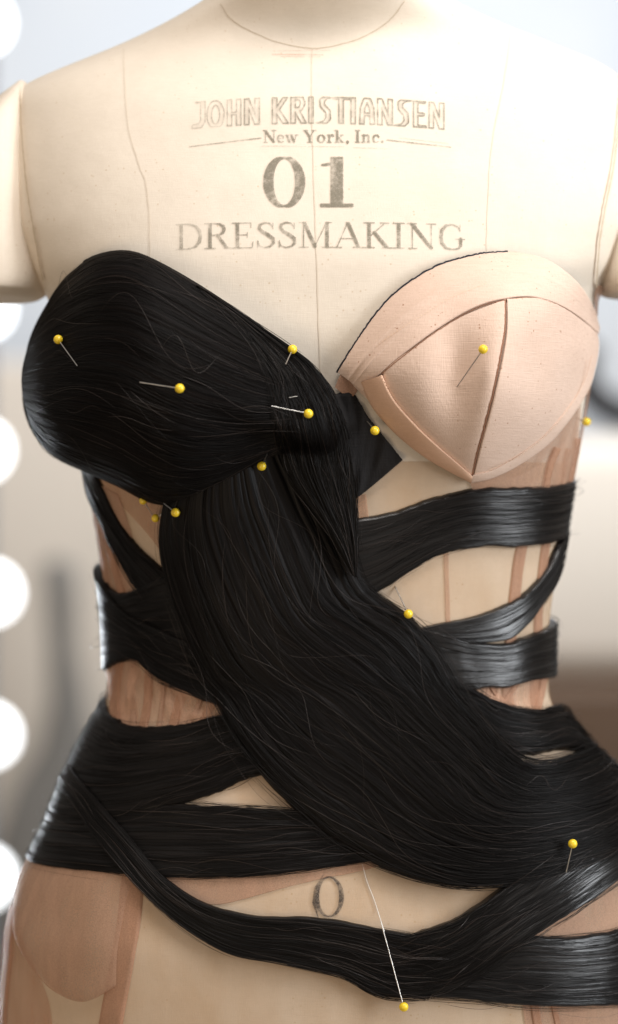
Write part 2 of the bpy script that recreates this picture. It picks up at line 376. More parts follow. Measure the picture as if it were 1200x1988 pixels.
def sheet(name, loft, m, parent=None, nu=120, nv=90, h=0.002, bulge=0.0, tuck=0.001, edge=0.06, streak=0.0, sf=60, wav=0.0, edgejit=0.0, skirt=True, fold=None, clumps=0.0):
    SEED[0] += 1; sd = SEED[0]
    u, v = np.meshgrid(np.linspace(0, 1, nu), np.linspace(0, 1, nv), indexing='ij')
    vj = v.copy()
    if edgejit:
        e0 = edgejit * vnoise(u * 14, 0 * u + 3.3, sd) + 0.6 * edgejit * vnoise(u * 47, 0 * u + 7.3, sd)
        e1 = edgejit * vnoise(u * 14, 0 * u + 9.3, sd + 5) + 0.6 * edgejit * vnoise(u * 47, 0 * u + 1.3, sd + 5)
        vj = e0 * (1 - v) + (1 + e1) * v
    prof = np.clip(np.minimum(v, 1 - v) / edge, 0, 1); prof = np.sqrt(1 - (1 - prof) ** 2)
    hh = f_of(h, u) * (tuck + (1 - tuck) * prof) + f_of(bulge, u) * np.sin(np.pi * v) ** 0.8
    if streak:
        st = vnoise(v * sf + 0.8 * vnoise(u * 2.2, v * 3, sd + 9), u * 2.5, sd) * 0.55 + vnoise(v * sf * 2.7, u * 4, sd + 1) * 0.3 + vnoise(v * sf * 0.3, u * 2, sd + 2) * 0.9
        hh = hh + f_of(streak, u) * st * np.minimum(1, prof + 0.25)
    if clumps:
        c = vnoise(v * sf * 0.22 + 1.3 * vnoise(u * 1.6, v * 2, sd + 21), u * 1.7, sd + 20)
        hh = hh + clumps * (np.abs(c) ** 0.6 - 0.5) * prof
    if wav: hh = hh + wav * vnoise(u * 9, v * 2.2, sd + 3)
    if fold is not None: hh = hh + fold(u, v)
    P = loft(u, vj, hh)
    du = np.linalg.norm(np.diff(P[:, nv // 2], axis=0), axis=1).cumsum(); du = np.r_[0, du]
    wd = np.linalg.norm(P[:, -1] - P[:, 0], axis=1).mean() + 1e-6
    UV = np.stack([np.broadcast_to(du[:, None], u.shape) + sd * 1.37, vj * wd + sd * 0.71], -1).reshape(-1, 2)
    F = grid_faces(nu, nv)
    o = mesh_obj(name, P.reshape(-1, 3), F, m, parent, UV)
    # make normals look outwards
    return o
def strands(name, loft, m, parent, n, h0=0.001, h1=0.003, ulen=(0.15, 0.6), wdt=0.00022, seg=22, wander=0.03, bulge=0.0, h=0.0, spill=0.02, u0=0.0, u1=1.0, lift=0.0, vr=(0, 1)):
    """single hairs and thin wisps lying over a lock"""
    us = rng.uniform(u0, u1, n); ln = rng.uniform(*ulen, n); ue = np.minimum(us + ln, u1 + 0.0); us = np.maximum(ue - ln, u0)
    v0 = vr[0] - spill + (vr[1] - vr[0] + 2 * spill) * rng.uniform(0, 1, n)
    t = np.linspace(0, 1, seg)[None]; U = us[:, None] + (ue - us)[:, None] * t
    V_ = v0[:, None] + wander * (rng.normal(0, 1, (n, 1)) * (t - 0.5) + 0.6 * rng.normal(0, 1, (n, 1)) * np.sin(t * math.pi * rng.uniform(0.6, 2.2, (n, 1))))
    hv = rng.uniform(h0, h1, (n, 1)) + lift * rng.uniform(0, 1, (n, 1)) ** 3 * np.sin(np.pi * t) + f_of(h, U) + f_of(bulge, U) * np.sin(np.pi * np.clip(V_, 0, 1)) ** 0.8
    P = loft(U, V_, hv)
    Tn = np.gradient(P, axis=1); Tn /= np.linalg.norm(Tn, axis=-1, keepdims=True) + 1e-12
    view = np.array([0, -1.0, 0]) + 0 * P; nrm = view + rng.normal(0, 0.35, (n, 1, 3))
    S = np.cross(Tn, nrm); S /= np.linalg.norm(S, axis=-1, keepdims=True) + 1e-12
    Bn = np.cross(S, Tn)
    wv = wdt * rng.uniform(0.6, 1.7, (n, 1, 1)) * np.minimum(1, 6 * np.minimum(t, 1 - t) + 0.12)[..., None]
    R = np.stack([P - S * wv * 0.5, P + Bn * wv * 0.35, P + S * wv * 0.5], 2)   # n, seg, 3
    V = R.reshape(-1, 3)
    s = np.arange(n)[:, None, None] * seg * 3 + np.arange(seg - 1)[None, :, None] * 3 + np.array([0, 1])[None, None]
    F = np.stack([s, s + 1, s + 4, s + 3], -1).reshape(-1, 4)
    UV = np.stack([U, V_], -1)[:, :, None].repeat(3, 2).reshape(-1, 2)
    o = mesh_obj(name, V, F, m, parent, UV); o['kind'] = 'stuff'; return o

# ================================================================ the dress form
form = thing('dress_form', 'cream canvas dress form torso with stamped lettering on its chest and seamed armholes', 'dress form', (0.01, Y0, -0.5))
nr, ns = 420, 300
zz = np.linspace(zs[-1] + 0.0005, zs[0] - 0.0005, nr); tt = np.linspace(-math.pi, math.pi, ns, endpoint=False)
TT, ZZ = np.meshgrid(tt, zz); TT = TT
V = T(TT, ZZ)
mesh_obj('torso', V.reshape(-1, 3), grid_faces(nr, ns, True), M['canvas'], form)
# closing caps
for idx, nm in ((0, 'bottom_board'), (-1, 'neck_cap')):
    ring = V[idx]; c = ring.mean(0); n_ = len(ring)
    zoff = -0.0 if idx else 0.0
    VV = np.vstack([ring, ring * 0.6 + c * 0.4 + [0, 0, 0.006 if idx else -0.003], c + [0, 0, 0.008 if idx else -0.004]])
    j = np.arange(n_); j2 = (j + 1) % n_
    FF = np.stack([j, j2, n_ + j2, n_ + j], 1)
    FT = np.stack([n_ + j, n_ + j2, np.full(n_, 2 * n_)], 1)
    me = bpy.data.meshes.new(nm); VV[:, 2] += Z0
    me.from_pydata(VV.tolist(), [], FF.tolist() + FT.tolist()); me.materials.append(M['canvas'])
    o = bpy.data.objects.new(nm, me); col.objects.link(o); o.parent = form; o.matrix_parent_inverse = parent_inv(form)
# arm stubs
def arm_stub(side):
    tabs = {-1: dict(cx=[44, 36, 12, -10, -24, -28, -28, -28, -26], hw=[8, 38, 70, 98, 122, 134, 134, 121, 108]),
            1: dict(cx=[1206, 1214, 1238, 1260, 1270, 1272, 1270, 1268, 1266], hw=[8, 38, 70, 98, 118, 128, 126, 114, 102])}[side]
    py = np.array([158, 185, 230, 290, 370, 450, 520, 556, 568 if side < 0 else 560], float)
    if side > 0: py[-2] = 548
    dp = np.array([0.012, 0.032, 0.046, 0.053, 0.057, 0.057, 0.056, 0.055, 0.050])
    yc = np.array([.118, .118, .118, .117, .116, .115, .113, .112, .112])
    s = np.linspace(0, 1, 70); p = np.linspace(0, 1, len(py)); g = lambda q: catmull(np.array(q, float)[:, None], 70)[:, 0]
    cx, hw, pyy, d_, y_ = g(tabs['cx']), g(tabs['hw']), g(py), g(dp), g(yc)
    a = np.linspace(0, 2 * math.pi, 72, endpoint=False)
    yref = y_ - 0.6 * d_
    X = ((cx - 600) * K * (D + y_) / D)[:, None] + (hw * K * (D + y_) / D)[:, None] * np.cos(a)
    Y = y_[:, None] - d_[:, None] * np.sin(a)
    Z = ((994 - pyy) * K * (D + yref) / D)[:, None] + 0 * X
    R = np.stack([X, Y, Z], -1)
    c = R[-1].mean(0); extra = [R[-1] * (1 - k) + c * k + [0, 0, dz] for k, dz in ((0.06, -0.0012), (0.25, -0.002), (0.7, -0.001), (1.0, 0))]
    top = R[0].mean(0); R = np.concatenate([[R[0] * 0 + top], R, np.array(extra)], 0)
    mesh_obj('arm_stub', R.reshape(-1, 3), grid_faces(len(R), 72, True), M['canvas'], form)
arm_stub(-1); arm_stub(1)
# seams, laid into the cloth
def seam(pts, wpx, m, nm='seam', par=form, h=0.00025, n=90, jit=0.6):
    C = catmull(np.array(pts, float), n); Tt = np.gradient(C, axis=0); Tt /= np.linalg.norm(Tt, axis=1, keepdims=True); Nn = np.stack([-Tt[:, 1], Tt[:, 0]], 1)
    C = C + Nn * (jit * vnoise(np.arange(n) * 0.35, 0 * Tt[:, 0] + len(nm), 5))[:, None]
    wv = wpx * (1 + 0.35 * vnoise(np.arange(n) * 0.8, 0 * Tt[:, 0], 8))[:, None] / 2
    E = np.stack([C - Nn * wv, C + Nn * wv], 1)
    P = onform(E[..., 0], E[..., 1], h)
    return mesh_obj(nm, P.reshape(-1, 3), grid_faces(n, 2), m, par)
seam([(606, 94), (606, 200), (609, 330), (613, 450), (617, 570), (621, 700), (626, 820)], 2.0, M['seam_faint'])
seam([(240, 95), (243, 170), (250, 250), (270, 320), (284, 360), (290, 430), (291, 520)], 1.7, M['seam_faint'])
seam([(992, 60), (985, 120), (975, 180), (962, 240), (953, 300), (947, 390), (944, 490)], 1.7, M['seam_faint'])
seam([(428, 8), (450, 38), (490, 62), (540, 82), (606, 94), (670, 84), (725, 62), (762, 34), (785, 2)], 1.3, M['seam'], 'neck_seam')
seam([(42, 166), (44, 230), (50, 310), (60, 390), (72, 460), (88, 542)], 2.6, M['seam'], 'armhole_seam', h=0.0018)
seam([(1204, 150), (1198, 240), (1186, 330), (1172, 400), (1160, 470), (1154, 556)], 3.0, M['seam'], 'armhole_seam', h=0.0018)

# ---------------------------------------------------------------- stamped print, drawn as ink cells on the cloth
class Print:
    def __init__(s, x0, y0, x1, y1, res=1.0):
        s.x0, s.y0, s.res = x0, y0, res; s.nx = int((x1 - x0) / res); s.ny = int((y1 - y0) / res)
        s.X, s.Y = np.meshgrid(x0 + (np.arange(s.nx) + .5) * res, y0 + (np.arange(s.ny) + .5) * res); s.I = np.zeros_like(s.X)
    def stroke(s, P, W, k=1.0, hollow=0):
        """polyline with width per vertex"""
        P = np.asarray(P, float); W = np.broadcast_to(np.asarray(W, float), (len(P),)); d = np.full(s.X.shape, 1e9)
        pad = W.max() + 3
        m = (s.X > P[:, 0].min() - pad) & (s.X < P[:, 0].max() + pad) & (s.Y > P[:, 1].min() - pad) & (s.Y < P[:, 1].max() + pad)
        X, Y = s.X[m], s.Y[m]; dd = np.full(X.shape, 1e9)
        for i in range(len(P) - 1):
            a, b = P[i], P[i + 1]; ab = b - a; L2 = (ab ** 2).sum() + 1e-9
            t = np.clip(((X - a[0]) * ab[0] + (Y - a[1]) * ab[1]) / L2, 0, 1)
            dd = np.minimum(dd, np.hypot(X - a[0] - t * ab[0], Y - a[1] - t * ab[1]) - (W[i] * (1 - t) + W[i + 1] * t) / 2)
        return m, dd
    def add(s, m, dd, k=1.0):
        s.I[m] = np.maximum(s.I[m], np.clip(0.5 - dd, 0, 1) * k)
    def text(s, txt, x0, y0, cap, widths, glyphs, thick, thin, bend=0, xc=600, gap=0.12, k=1.0, hollow=0, fade=None):
        x = x0
        for ch in txt:
            if ch == ' ': x += cap * 0.35; continue
            g = glyphs[ch]; wd = g[0] * cap * widths
            dmin = np.full(s.X.shape, 1e9)
            for st in g[1:]:
                P, W = st
                P = np.array(P, float); q = np.stack([x + P[:, 0] * cap * widths, y0 - P[:, 1] * cap], 1)
                q[:, 1] += bend * (q[:, 0] - xc) ** 2
                m, dd = s.stroke(q, np.array([thin + (thick - thin) * w for w in W]))
                sub = dmin[m]; dmin[m] = np.minimum(sub, dd)
            kk = k * (fade(x + wd / 2) if fade else 1)
            yb_ = y0 + bend * (s.X - xc) ** 2
            if ch != ',': dmin = np.maximum(dmin, np.maximum(s.Y - yb_ - .3, yb_ - cap - .3 - s.Y))
            if hollow: s.I = np.maximum(s.I, np.clip(0.5 - dmin, 0, 1) * kk * .28 * (0.6 + 0.6 * vnoise(s.X / 9, s.Y / 9, 4))); dmin = np.abs(dmin + hollow * 0.5) - hollow * 0.5
            s.I = np.maximum(s.I, np.clip(0.5 - dmin, 0, 1) * kk)
            x += wd + gap * cap
        return x
    def build(s, name, m, h=0.0004):
        s.I = s.I * np.clip(.80 + .42 * vnoise(s.X / 17, s.Y / 13, 31) + .25 * vnoise(s.X / 5, s.Y / 5, 32), .22, 1)
        sel = s.I > 0.04; gy, gx = np.nonzero(sel)
        idx = -np.ones((s.ny + 1, s.nx + 1), int); need = np.zeros_like(idx, bool)
        for a in (0, 1):
            for b in (0, 1): need[gy + a, gx + b] = True
        vy, vx = np.nonzero(need); idx[vy, vx] = np.arange(len(vx))
        pad = np.pad(s.I, 1); att = (pad[:-1, :-1] + pad[1:, :-1] + pad[:-1, 1:] + pad[1:, 1:]) / 4
        P = onform(s.x0 + vx * s.res, s.y0 + vy * s.res, h)
        F = np.stack([idx[gy, gx], idx[gy, gx + 1], idx[gy + 1, gx + 1], idx[gy + 1, gx]], 1)
        a = np.minimum(1, att[vy, vx] * 1.25)
        return mesh_obj(name, P, F, m, form, attr=a)
def ln(x0, y0, x1, y1, w): return ([(x0, y0), (x1, y1)], [w, w])
def arc(cx, cy, rx, ry, a0, a1, fat=1.0, n=22, thin=0.0):
    a = np.radians(np.linspace(a0, a1, n)); return ([(cx + rx * math.cos(t), cy + ry * math.sin(t)) for t in a], [thin + (fat - thin) * abs(math.cos(t)) ** 1.3 for t in a])
def sf_(x0, x1, y): return ln(x0, y, x1, y, 0.0)
G = {  # roman capitals: (width, strokes...) ; weight 1 = stem, 0 = hairline
 'D': (.80, ln(.16, 0, .16, 1, 1), sf_(0, .35, 0.02), sf_(0, .35, .98), ([(.3, .98), (.45, .96), (.6, .88), (.7, .7), (.73, .5), (.7, .3), (.6, .12), (.45, .04), (.3, .02)], [0, .3, .7, 1, 1, 1, .7, .3, 0])),
 'R': (.76, ln(.16, 0, .16, 1, 1), sf_(0, .32, .02), sf_(0, .3, .98), ([(.3, .98), (.45, .96), (.56, .86), (.58, .75), (.54, .62), (.44, .54), (.2, .52)], [0, .4, .9, 1, .8, .3, 0]), ln(.38, .52, .66, .02, .9), sf_(.58, .8, .02)),
 'E': (.66, ln(.16, 0, .16, 1, 1), sf_(0, .6, .02), sf_(0, .56, .98), sf_(.16, .45, .52), ln(.56, .98, .56, .80, 0), ln(.60, .02, .62, .24, 0), ln(.45, .62, .45, .42, 0)),
 'S': (.58, ([(.50, .74), (.50, .97)], [0, 0]), ([(.49, .80), (.40, .96), (.25, .98), (.11, .90), (.09, .76), (.18, .63), (.36, .50), (.50, .36), (.52, .20), (.42, .06), (.25, .01), (.10, .08), (.05, .26)], [0, .1, .3, .7, .9, 1, 1.1, 1, .8, .4, .1, 0, 0]), ([(.05, .28), (.05, .02)], [0, 0])),
 'M': (.98, ln(.14, .02, .14, .98, .1), sf_(0, .28, .02), sf_(0, .2, .98), ln(.16, .98, .48, .06, 1), ln(.48, .06, .82, .98, .05), ln(.84, .02, .84, .98, 1), sf_(.68, 1., .02), sf_(.82, .98, .98)),
 'A': (.84, ln(.10, .02, .42, 1, .05), ln(.42, 1, .74, .02, 1), sf_(0, .24, .02), sf_(.58, .88, .02), sf_(.22, .6, .36)),
 'K': (.82, ln(.16, 0, .16, 1, 1), sf_(0, .32, .02), sf_(0, .32, .98), ln(.62, .96, .18, .45, .05), ln(.32, .6, .70, .02, 1), sf_(.56, .84, .02), sf_(.5, .76, .98)),
 'I': (.36, ln(.17, 0, .17, 1, 1), sf_(0, .34, .02), sf_(0, .34, .98)),
 'N': (.86, ln(.16, .02, .16, .96, .05), ln(.14, .98, .72, .04, 1), ln(.72, .02, .72, .98, .05), sf_(0, .28, .98), sf_(.04, .3, .02), sf_(.58, .86, .98)),
 'G': (.82, ([(.66, .74), (.60, .90), (.42, .99), (.24, .93), (.12, .74), (.09, .5), (.12, .26), (.24, .07), (.42, .01), (.62, .06), (.68, .18), (.68, .42)], [0, .2, .2, .7, 1, 1, 1, .7, .2, .3, .9, 1]), ln(.66, .98, .66, .72, 0), sf_(.52, .80, .42)),
 '0': (.78, arc(.39, .5, .30, .49, 0, 360, 1.15, 40, 0.1)),
 '1': (.66, ln(.36, .02, .36, .98, 1.15), sf_(.08, .64, .02), ([(.36, .97), (.26, .86), (.10, .84)], [.3, .1, 0]), sf_(.08, .64, .045)),
 'e': (.50, ([(.08, .32), (.44, .32), (.42, .50), (.26, .62), (.12, .54), (.06, .32), (.12, .10), (.26, .01), (.44, .10)], [0, 0, .4, .2, .7, 1, .8, .3, 0])),
 'w': (.84, ln(.10, .6, .26, .03, 1), ln(.26, .03, .42, .55, 0), ln(.40, .6, .56, .03, 1), ln(.56, .03, .72, .6, 0), sf_(0, .22, .61), sf_(.62, .84, .61), sf_(.32, .5, .61)),
 'Y': (.84, ln(.12, .98, .42, .46, 1), ln(.42, .46, .70, .98, .05), ln(.42, 0, .42, .48, 1), sf_(.26, .58, .02), sf_(0, .28, .98), sf_(.56, .84, .98)),
 'o': (.58, arc(.28, .31, .21, .30, 0, 360, 1, 26, .1)),
 'r': (.46, ln(.16, 0, .16, .6, 1), sf_(0, .32, .02), sf_(.02, .14, .6), ([(.18, .4), (.26, .56), (.36, .62), (.42, .54)], [.1, .3, .8, .9])),
 'k': (.66, ln(.16, 0, .16, 1, 1), sf_(0, .30, .02), sf_(.0, .16, .98), ln(.48, .58, .18, .26, 0), ln(.28, .36, .52, .02, .9), sf_(.42, .64, .02), sf_(.38, .58, .6)),
 ',': (.26, ([(.12, .06), (.14, .02), (.08, -.16)], [1.3, 1, 0])),
 'n': (.66, ln(.16, 0, .16, .6, 1), sf_(0, .30, .02), sf_(.02, .14, .6), ([(.18, .42), (.28, .58), (.40, .6), (.48, .5), (.48, 0)], [.1, .4, .7, 1, 1]), sf_(.36, .62, .02)),
 'c': (.50, ([(.42, .46), (.34, .6), (.22, .6), (.1, .5), (.06, .3), (.1, .1), (.24, .01), (.42, .10)], [.8, .5, .4, .8, 1, .8, .3, 0])),
 '.': (.24, ([(.1, .06), (.11, .06)], [1.3, 1.3])),
}
B = {  # tall deco capitals, drawn as outlines
 'J': (.46, ([(.36, 1), (.36, .26), (.26, .10), (.06, .06)], [1] * 4), ([(.16, 1.0), (.38, 1.0)], [.4, .4])),
 'O': (.62, arc(.30, .46, .22, .44, 0, 360, 1, 30, 1)),
 'H': (.56, ln(.12, 0, .12, .95, 1), ln(.44, 0, .44, .95, 1), ln(.12, .46, .44, .46, .4)),
 'N': (.60, ln(.12, 0, .12, .97, 1), ln(.14, .95, .46, .05, .8), ln(.48, 0, .48, .97, 1)),
 'K': (.60, ln(.12, 0, .12, 1, 1), ln(.50, 1, .16, .46, .8), ln(.2, .52, .52, 0, 1)),
 'R': (.58, ln(.12, 0, .12, 1, 1), ([(.12, .97), (.40, .95), (.46, .76), (.38, .56), (.18, .52)], [.8, .8, 1, .8, .6]), ln(.24, .52, .50, 0, 1)),
 'I': (.28, ln(.12, 0, .12, 1, 1)),
 'S': (.56, ([(.54, 1.02), (.34, 1.0), (.18, .86), (.20, .66), (.38, .46), (.40, .2), (.26, .02), (.02, -.02)], [.6, .8, 1, 1, 1, 1, .8, .6])),
 'T': (.50, ln(.24, 0, .24, .95, 1), ln(.0, .97, .5, .97, .6)),
 'A': (.56, ([(.10, 0), (.12, .6), (.22, .9), (.34, .9), (.44, .6), (.46, 0)], [1] * 6), ln(.12, .38, .44, .38, .4)),
 'E': (.50, ln(.12, 0, .12, .97, 1), ln(.12, .97, .42, .97, .5), ln(.12, .5, .38, .5, .5), ln(.12, .03, .44, .03, .5)),
}
fade = lambda x: np.interp(x, [370, 430, 520, 780, 880], [.50, .62, .95, 1.0, .75])
p = Print(355, 170, 900, 275); p.text('JOHN KRISTIANSEN', 374, 240, 52, 1.075, B, 11.5, 5, bend=0.00019, xc=610, gap=.045, hollow=2.6, fade=fade, k=.8)
p.build('printed_name', M['ink'])
p = Print(355, 245, 900, 300)
xe = p.text('New York, Inc.', 511, 277, 24, 1.21, G, 4.6, 1.5, gap=.085, k=.95)
print('new york end', xe)
for a, b in (((368, 285), (508, 268)), ((752, 272), (876, 286))):
    m_, d_ = p.stroke([a, b], [1.3, 2.2] if a[0] < 500 else [2.4, 1.3]); p.add(m_, d_, .8)
for a, b in (((508, 284), (668, 285)), ((686, 287), (752, 289)), ((776, 268), (870, 279))):
    m_, d_ = p.stroke([a, b], 1.2); p.add(m_, d_, .45)
p.build('printed_city', M['ink'])
p = Print(495, 295, 705, 415)
xe = p.text('0', 512, 402, 97, 1.06, G, 18, 4, k=1.0); p.text('1', 615, 402, 97, 1.12, G, 22, 4.5, k=1.0)
p.build('printed_size', M['ink'])
p = Print(325, 420, 925, 500)
xe = p.text('DRESSMAKING', 342, 481, 50, 1.30, G, 7.2, 1.9, bend=0.00006, xc=610, gap=.075, fade=lambda x: np.interp(x, [340, 390, 440, 900], [.42, .6, .85, .95]), k=.92)
print('dressmaking end', xe)
p.build('printed_trade', M['ink'])
p = Print(600, 1690, 680, 1790)
a = np.radians(np.linspace(0, 385, 60)); m_, d_ = p.stroke(np.stack([639 + 24 * np.cos(a), 1741 + 38 * np.sin(a)], 1), 3 + 6.5 * np.abs(np.cos(a)) ** 1.5); p.add(m_, d_)
m_, d_ = p.stroke([(627, 1700), (612, 1725), (609, 1752), (618, 1782)], [2, 5, 5, 2]); p.add(m_, d_, .85)
p.build('drawn_number', M['marker'], .0012)
p = Print(500, 95, 650, 122)
for a_, b_, k_ in (((528, 106), (628, 107), .45), ((545, 110), (622, 111), .3), ((540, 99), (640, 98), .22)):
    m_, d_ = p.stroke([a_, b_], 1.6); p.add(m_, d_, k_)
p.build('pencil_mark', M['red_ink'])
# stand
M['iron'] = mat('stand_iron', (0.03, 0.03, 0.032), 0.45); bsdf(M['iron']).inputs['Metallic'].default_value = .8
lathe('stand_pole', [(0.0, -0.45), (0.014, -0.45), (0.014, -1.11), (0.03, -1.115), (0.19, -1.135), (0.2, -1.15), (0.0, -1.15)], (0.01, Y0, 0), M['iron'], form)

# ================================================================ sheer bodice with the bare cup
bod = thing('mesh_bodice', 'nude sheer mesh bodice with one bare peach foam cup, fitted over the dress form', 'bodice', (0.05, 0.05, 0.05))
def folds(amp, f, sd): return lambda u, v: amp * np.abs(vnoise(v * f + 0.7 * vnoise(u * 2, v * 2, sd), u * 1.6, sd + 4)) ** 0.7
def net(A, B_, m='sheer', h=0.0009, nm='mesh_panel', fold=None, nu=60, nv=60):
    return sheet(nm, Loft(A, B_), M[m], bod, nu, nv, h=h, tuck=0.5, edge=0.02, fold=fold)
# one thin layer of net over the whole front below the cups
M['net'] = sheer('nude_net_layer', (0.56, 0.34, 0.16), 0.24, 0.42, (30, 30, 12))
sheet('net_layer', Loft([('w', -100, 900), ('w', -100, 1200), ('w', -100, 1500), ('w', -100, 1800), ('w', -100, 2100)], [('w', 100, 900), ('w', 100, 1200), ('w', 100, 1500), ('w', 100, 1800), ('w', 100, 2100)]), M['net'], bod, 120, 200, h=.0006, tuck=.5, edge=.02)
net([(1172, 585), (1165, 640), (1155, 700), (1142, 800), (1122, 900), (1098, 1000), (1078, 1100), (1072, 1200)][0:8], [(700, 1000), (720, 1010), (735, 1020), (760, 1040), (800, 1060), (820, 1100), (840, 1150), (850, 1200)], 'sheer') if False else None
net([(900, 915), (930, 905), (980, 885), (1050, 830), (1095, 760), (1120, 660)], [(940, 1000), (960, 1000), (1000, 1000), (1050, 990), (1095, 975), (1112, 960)], 'sheer_dense', fold=folds(.0012, 5, 3))
net([('w', 72, 560), ('w', 84, 640), ('w', 88, 740), ('w', 88, 850), ('w', 88, 960)], [('w', 130, 560), ('w', 130, 640), ('w', 130, 740), ('w', 130, 850), ('w', 130, 960)], 'sheer_dense', h=.0025)
net([(690, 960), (800, 985), (900, 990), (1000, 985), (1095, 970)], [(700, 1240), (800, 1250), (900, 1250), (1000, 1240), (1062, 1230)], 'sheer', h=.0007) if False else None
# boning channels
def channel(pts, wpx, m='channel', h=.0016, nm='boning_channel'):
    C = np.array(pts, float); Tt = np.gradient(C, axis=0); Tt /= np.linalg.norm(Tt, axis=1, keepdims=True); Nn = np.stack([-Tt[:, 1], Tt[:, 0]], 1) * wpx / 2
    return sheet(nm, Loft([tuple(q) for q in C - Nn], [tuple(q) for q in C + Nn]), M[m], bod, 70, 14, h=h, tuck=.3, edge=.12, wav=.0002)
channel([(1020, 1030), (1008, 1080), (1000, 1140), (992, 1220), (985, 1300), (990, 1380)], 22)
channel([(1062, 1020), (1055, 1080), (1046, 1160), (1042, 1260), (1040, 1380)], 16)
channel([(866, 1040), (866, 1100), (868, 1160), (872, 1240)], 10, 'sheer', h=.001)
channel([(262, 1690), (254, 1760), (242, 1840), (228, 1920), (212, 2010)], 46, h=.002)
channel([(700, 960), (706, 1010), (716, 1080)], 22, 'sheer', h=.001)
channel([(28, 1760), (20, 1840), (12, 1920), (6, 2010)], 14, h=.002)
channel([(1035, 1930), (1040, 1970), (1048, 2020)], 18)
channel([(1070, 1930), (1078, 1970), (1090, 2020)], 12)
# left flank above the waist
net([(150, 900), (172, 960), (188, 1020), (198, 1090), (205, 1150)], [(232, 960), (250, 1010), (262, 1060), (262, 1110), (262, 1160)], 'sheer_dense', fold=folds(.0012, 5, 7))
net([(190, 925), (240, 985), (290, 1040), (325, 1090)], [(330, 950), (335, 1000), (338, 1050), (340, 1110)], 'sheer', h=.0007)
# waist left, gathered folds
net([(205, 1270), (260, 1270), (310, 1290), (370, 1330), (450, 1350)], [(200, 1440), (260, 1440), (310, 1440), (370, 1440), (460, 1430)], 'sheer_fold', fold=lambda u, v: (.0050 * np.abs(vnoise(u * 9, v * 1.3, 12)) + .0012 * np.abs(vnoise(u * 21, v * 1.6, 14))) * np.clip((.72 - v) * 5, 0, 1), nu=120)
net([('w', -88, 900), ('w', -88, 1100), ('w', -88, 1300), ('w', -88, 1500), ('w', -88, 1700), ('w', -86, 1850), ('w', -86, 1990), ('w', -86, 2100)], [('w', -130, 900), ('w', -130, 1100), ('w', -130, 1300), ('w', -130, 1500), ('w', -130, 1700), ('w', -130, 1850), ('w', -130, 1990), ('w', -130, 2100)], 'sheer', h=.002)
for pts, wpx, mm in (([(236, 1275), (228, 1340), (226, 1412)], 17, 'channel'), ([(262, 1270), (258, 1340), (262, 1415)], 9, 'sheer_dense'), ([(292, 1290), (290, 1350), (280, 1412)], 15, 'channel'),
                     ([(322, 1300), (318, 1360), (310, 1412)], 8, 'sheer_dense'), ([(362, 1330), (348, 1370), (338, 1410)], 17, 'channel'), ([(392, 1345), (385, 1375), (368, 1405)], 10, 'sheer_dense'),
                     ([(428, 1350), (412, 1372), (392, 1400)], 13, 'channel'), ([(205, 1010), (222, 1080), (240, 1150)], 13, 'channel'), ([(190, 1000), (202, 1070), (212, 1130)], 7, 'sheer_dense'),
                     ([(948, 1325), (958, 1345), (985, 1375)], 10, 'channel'), ([(1002, 1325), (985, 1350), (975, 1375)], 9, 'channel'), ([(1052, 1316), (1046, 1350), (1040, 1380)], 12, 'channel'),
                     ([(1078, 868), (1064, 905), (1056, 945)], 12, 'channel'), ([(1100, 870), (1092, 905), (1088, 945)], 7, 'sheer_dense'), ([(1118, 850), (1112, 890), (1104, 935)], 9, 'channel')):
    channel(pts, wpx, mm, h=.0026, nm='fabric_fold')
# waist right small folds
net([(915, 1300), (960, 1310), (1010, 1310), (1058, 1300)], [(925, 1420), (960, 1420), (1010, 1420), (1058, 1420)], 'sheer_fold', fold=lambda u, v: .0025 * np.abs(vnoise(u * 6, v * 1.6, 22)) + .001 * np.abs(vnoise(u * 15, v * 3, 24)), nu=100)
# hip panels
net([(52, 1660), (120, 1670), (180, 1680), (235, 1690), (262, 1700)], [(30, 1790), (62, 1870), (110, 1925), (165, 1944), (228, 1915)], 'sheer_dense', h=.0022, fold=lambda u, v: .0055 * np.sin(np.pi * u) ** .7 * v ** 1.2 * np.sqrt(np.maximum(0, 1 - v ** 6)))
net([(310, 1690), (420, 1690), (540, 1685), (650, 1670), (740, 1665)], [(330, 1725), (385, 1748), (430, 1756), (560, 1722), (735, 1682)], 'sheer_dense', h=.0012)
net([(990, 1820), (1060, 1770), (1140, 1720), (1210, 1680), ('w', 80, 1660)], [(1000, 1860), (1080, 1860), (1150, 1860), (1210, 1850), ('w', 80, 1850)], 'sheer_dense', fold=folds(.001, 3, 37))
net([(1010, 1930), (1080, 1930), (1150, 1930), (1210, 1925), ('w', 80, 1920)], [(1030, 2060), (1080, 2060), (1150, 2060), (1210, 2060), ('w', 80, 2060)], 'sheer_dense')
net([(0, 1800), (10, 1850), (14, 1900), (16, 2000)], [(40, 1800), (70, 1880), (95, 1940), (105, 2010)], 'sheer', h=.0012)
net([(1050, 1590), (1120, 1440), ('w', 80, 1440), ('w', 95, 1450)], [(960, 1500), (1110, 1500), ('w', 80, 1540), ('w', 95, 1560)], 'sheer', h=.0006)
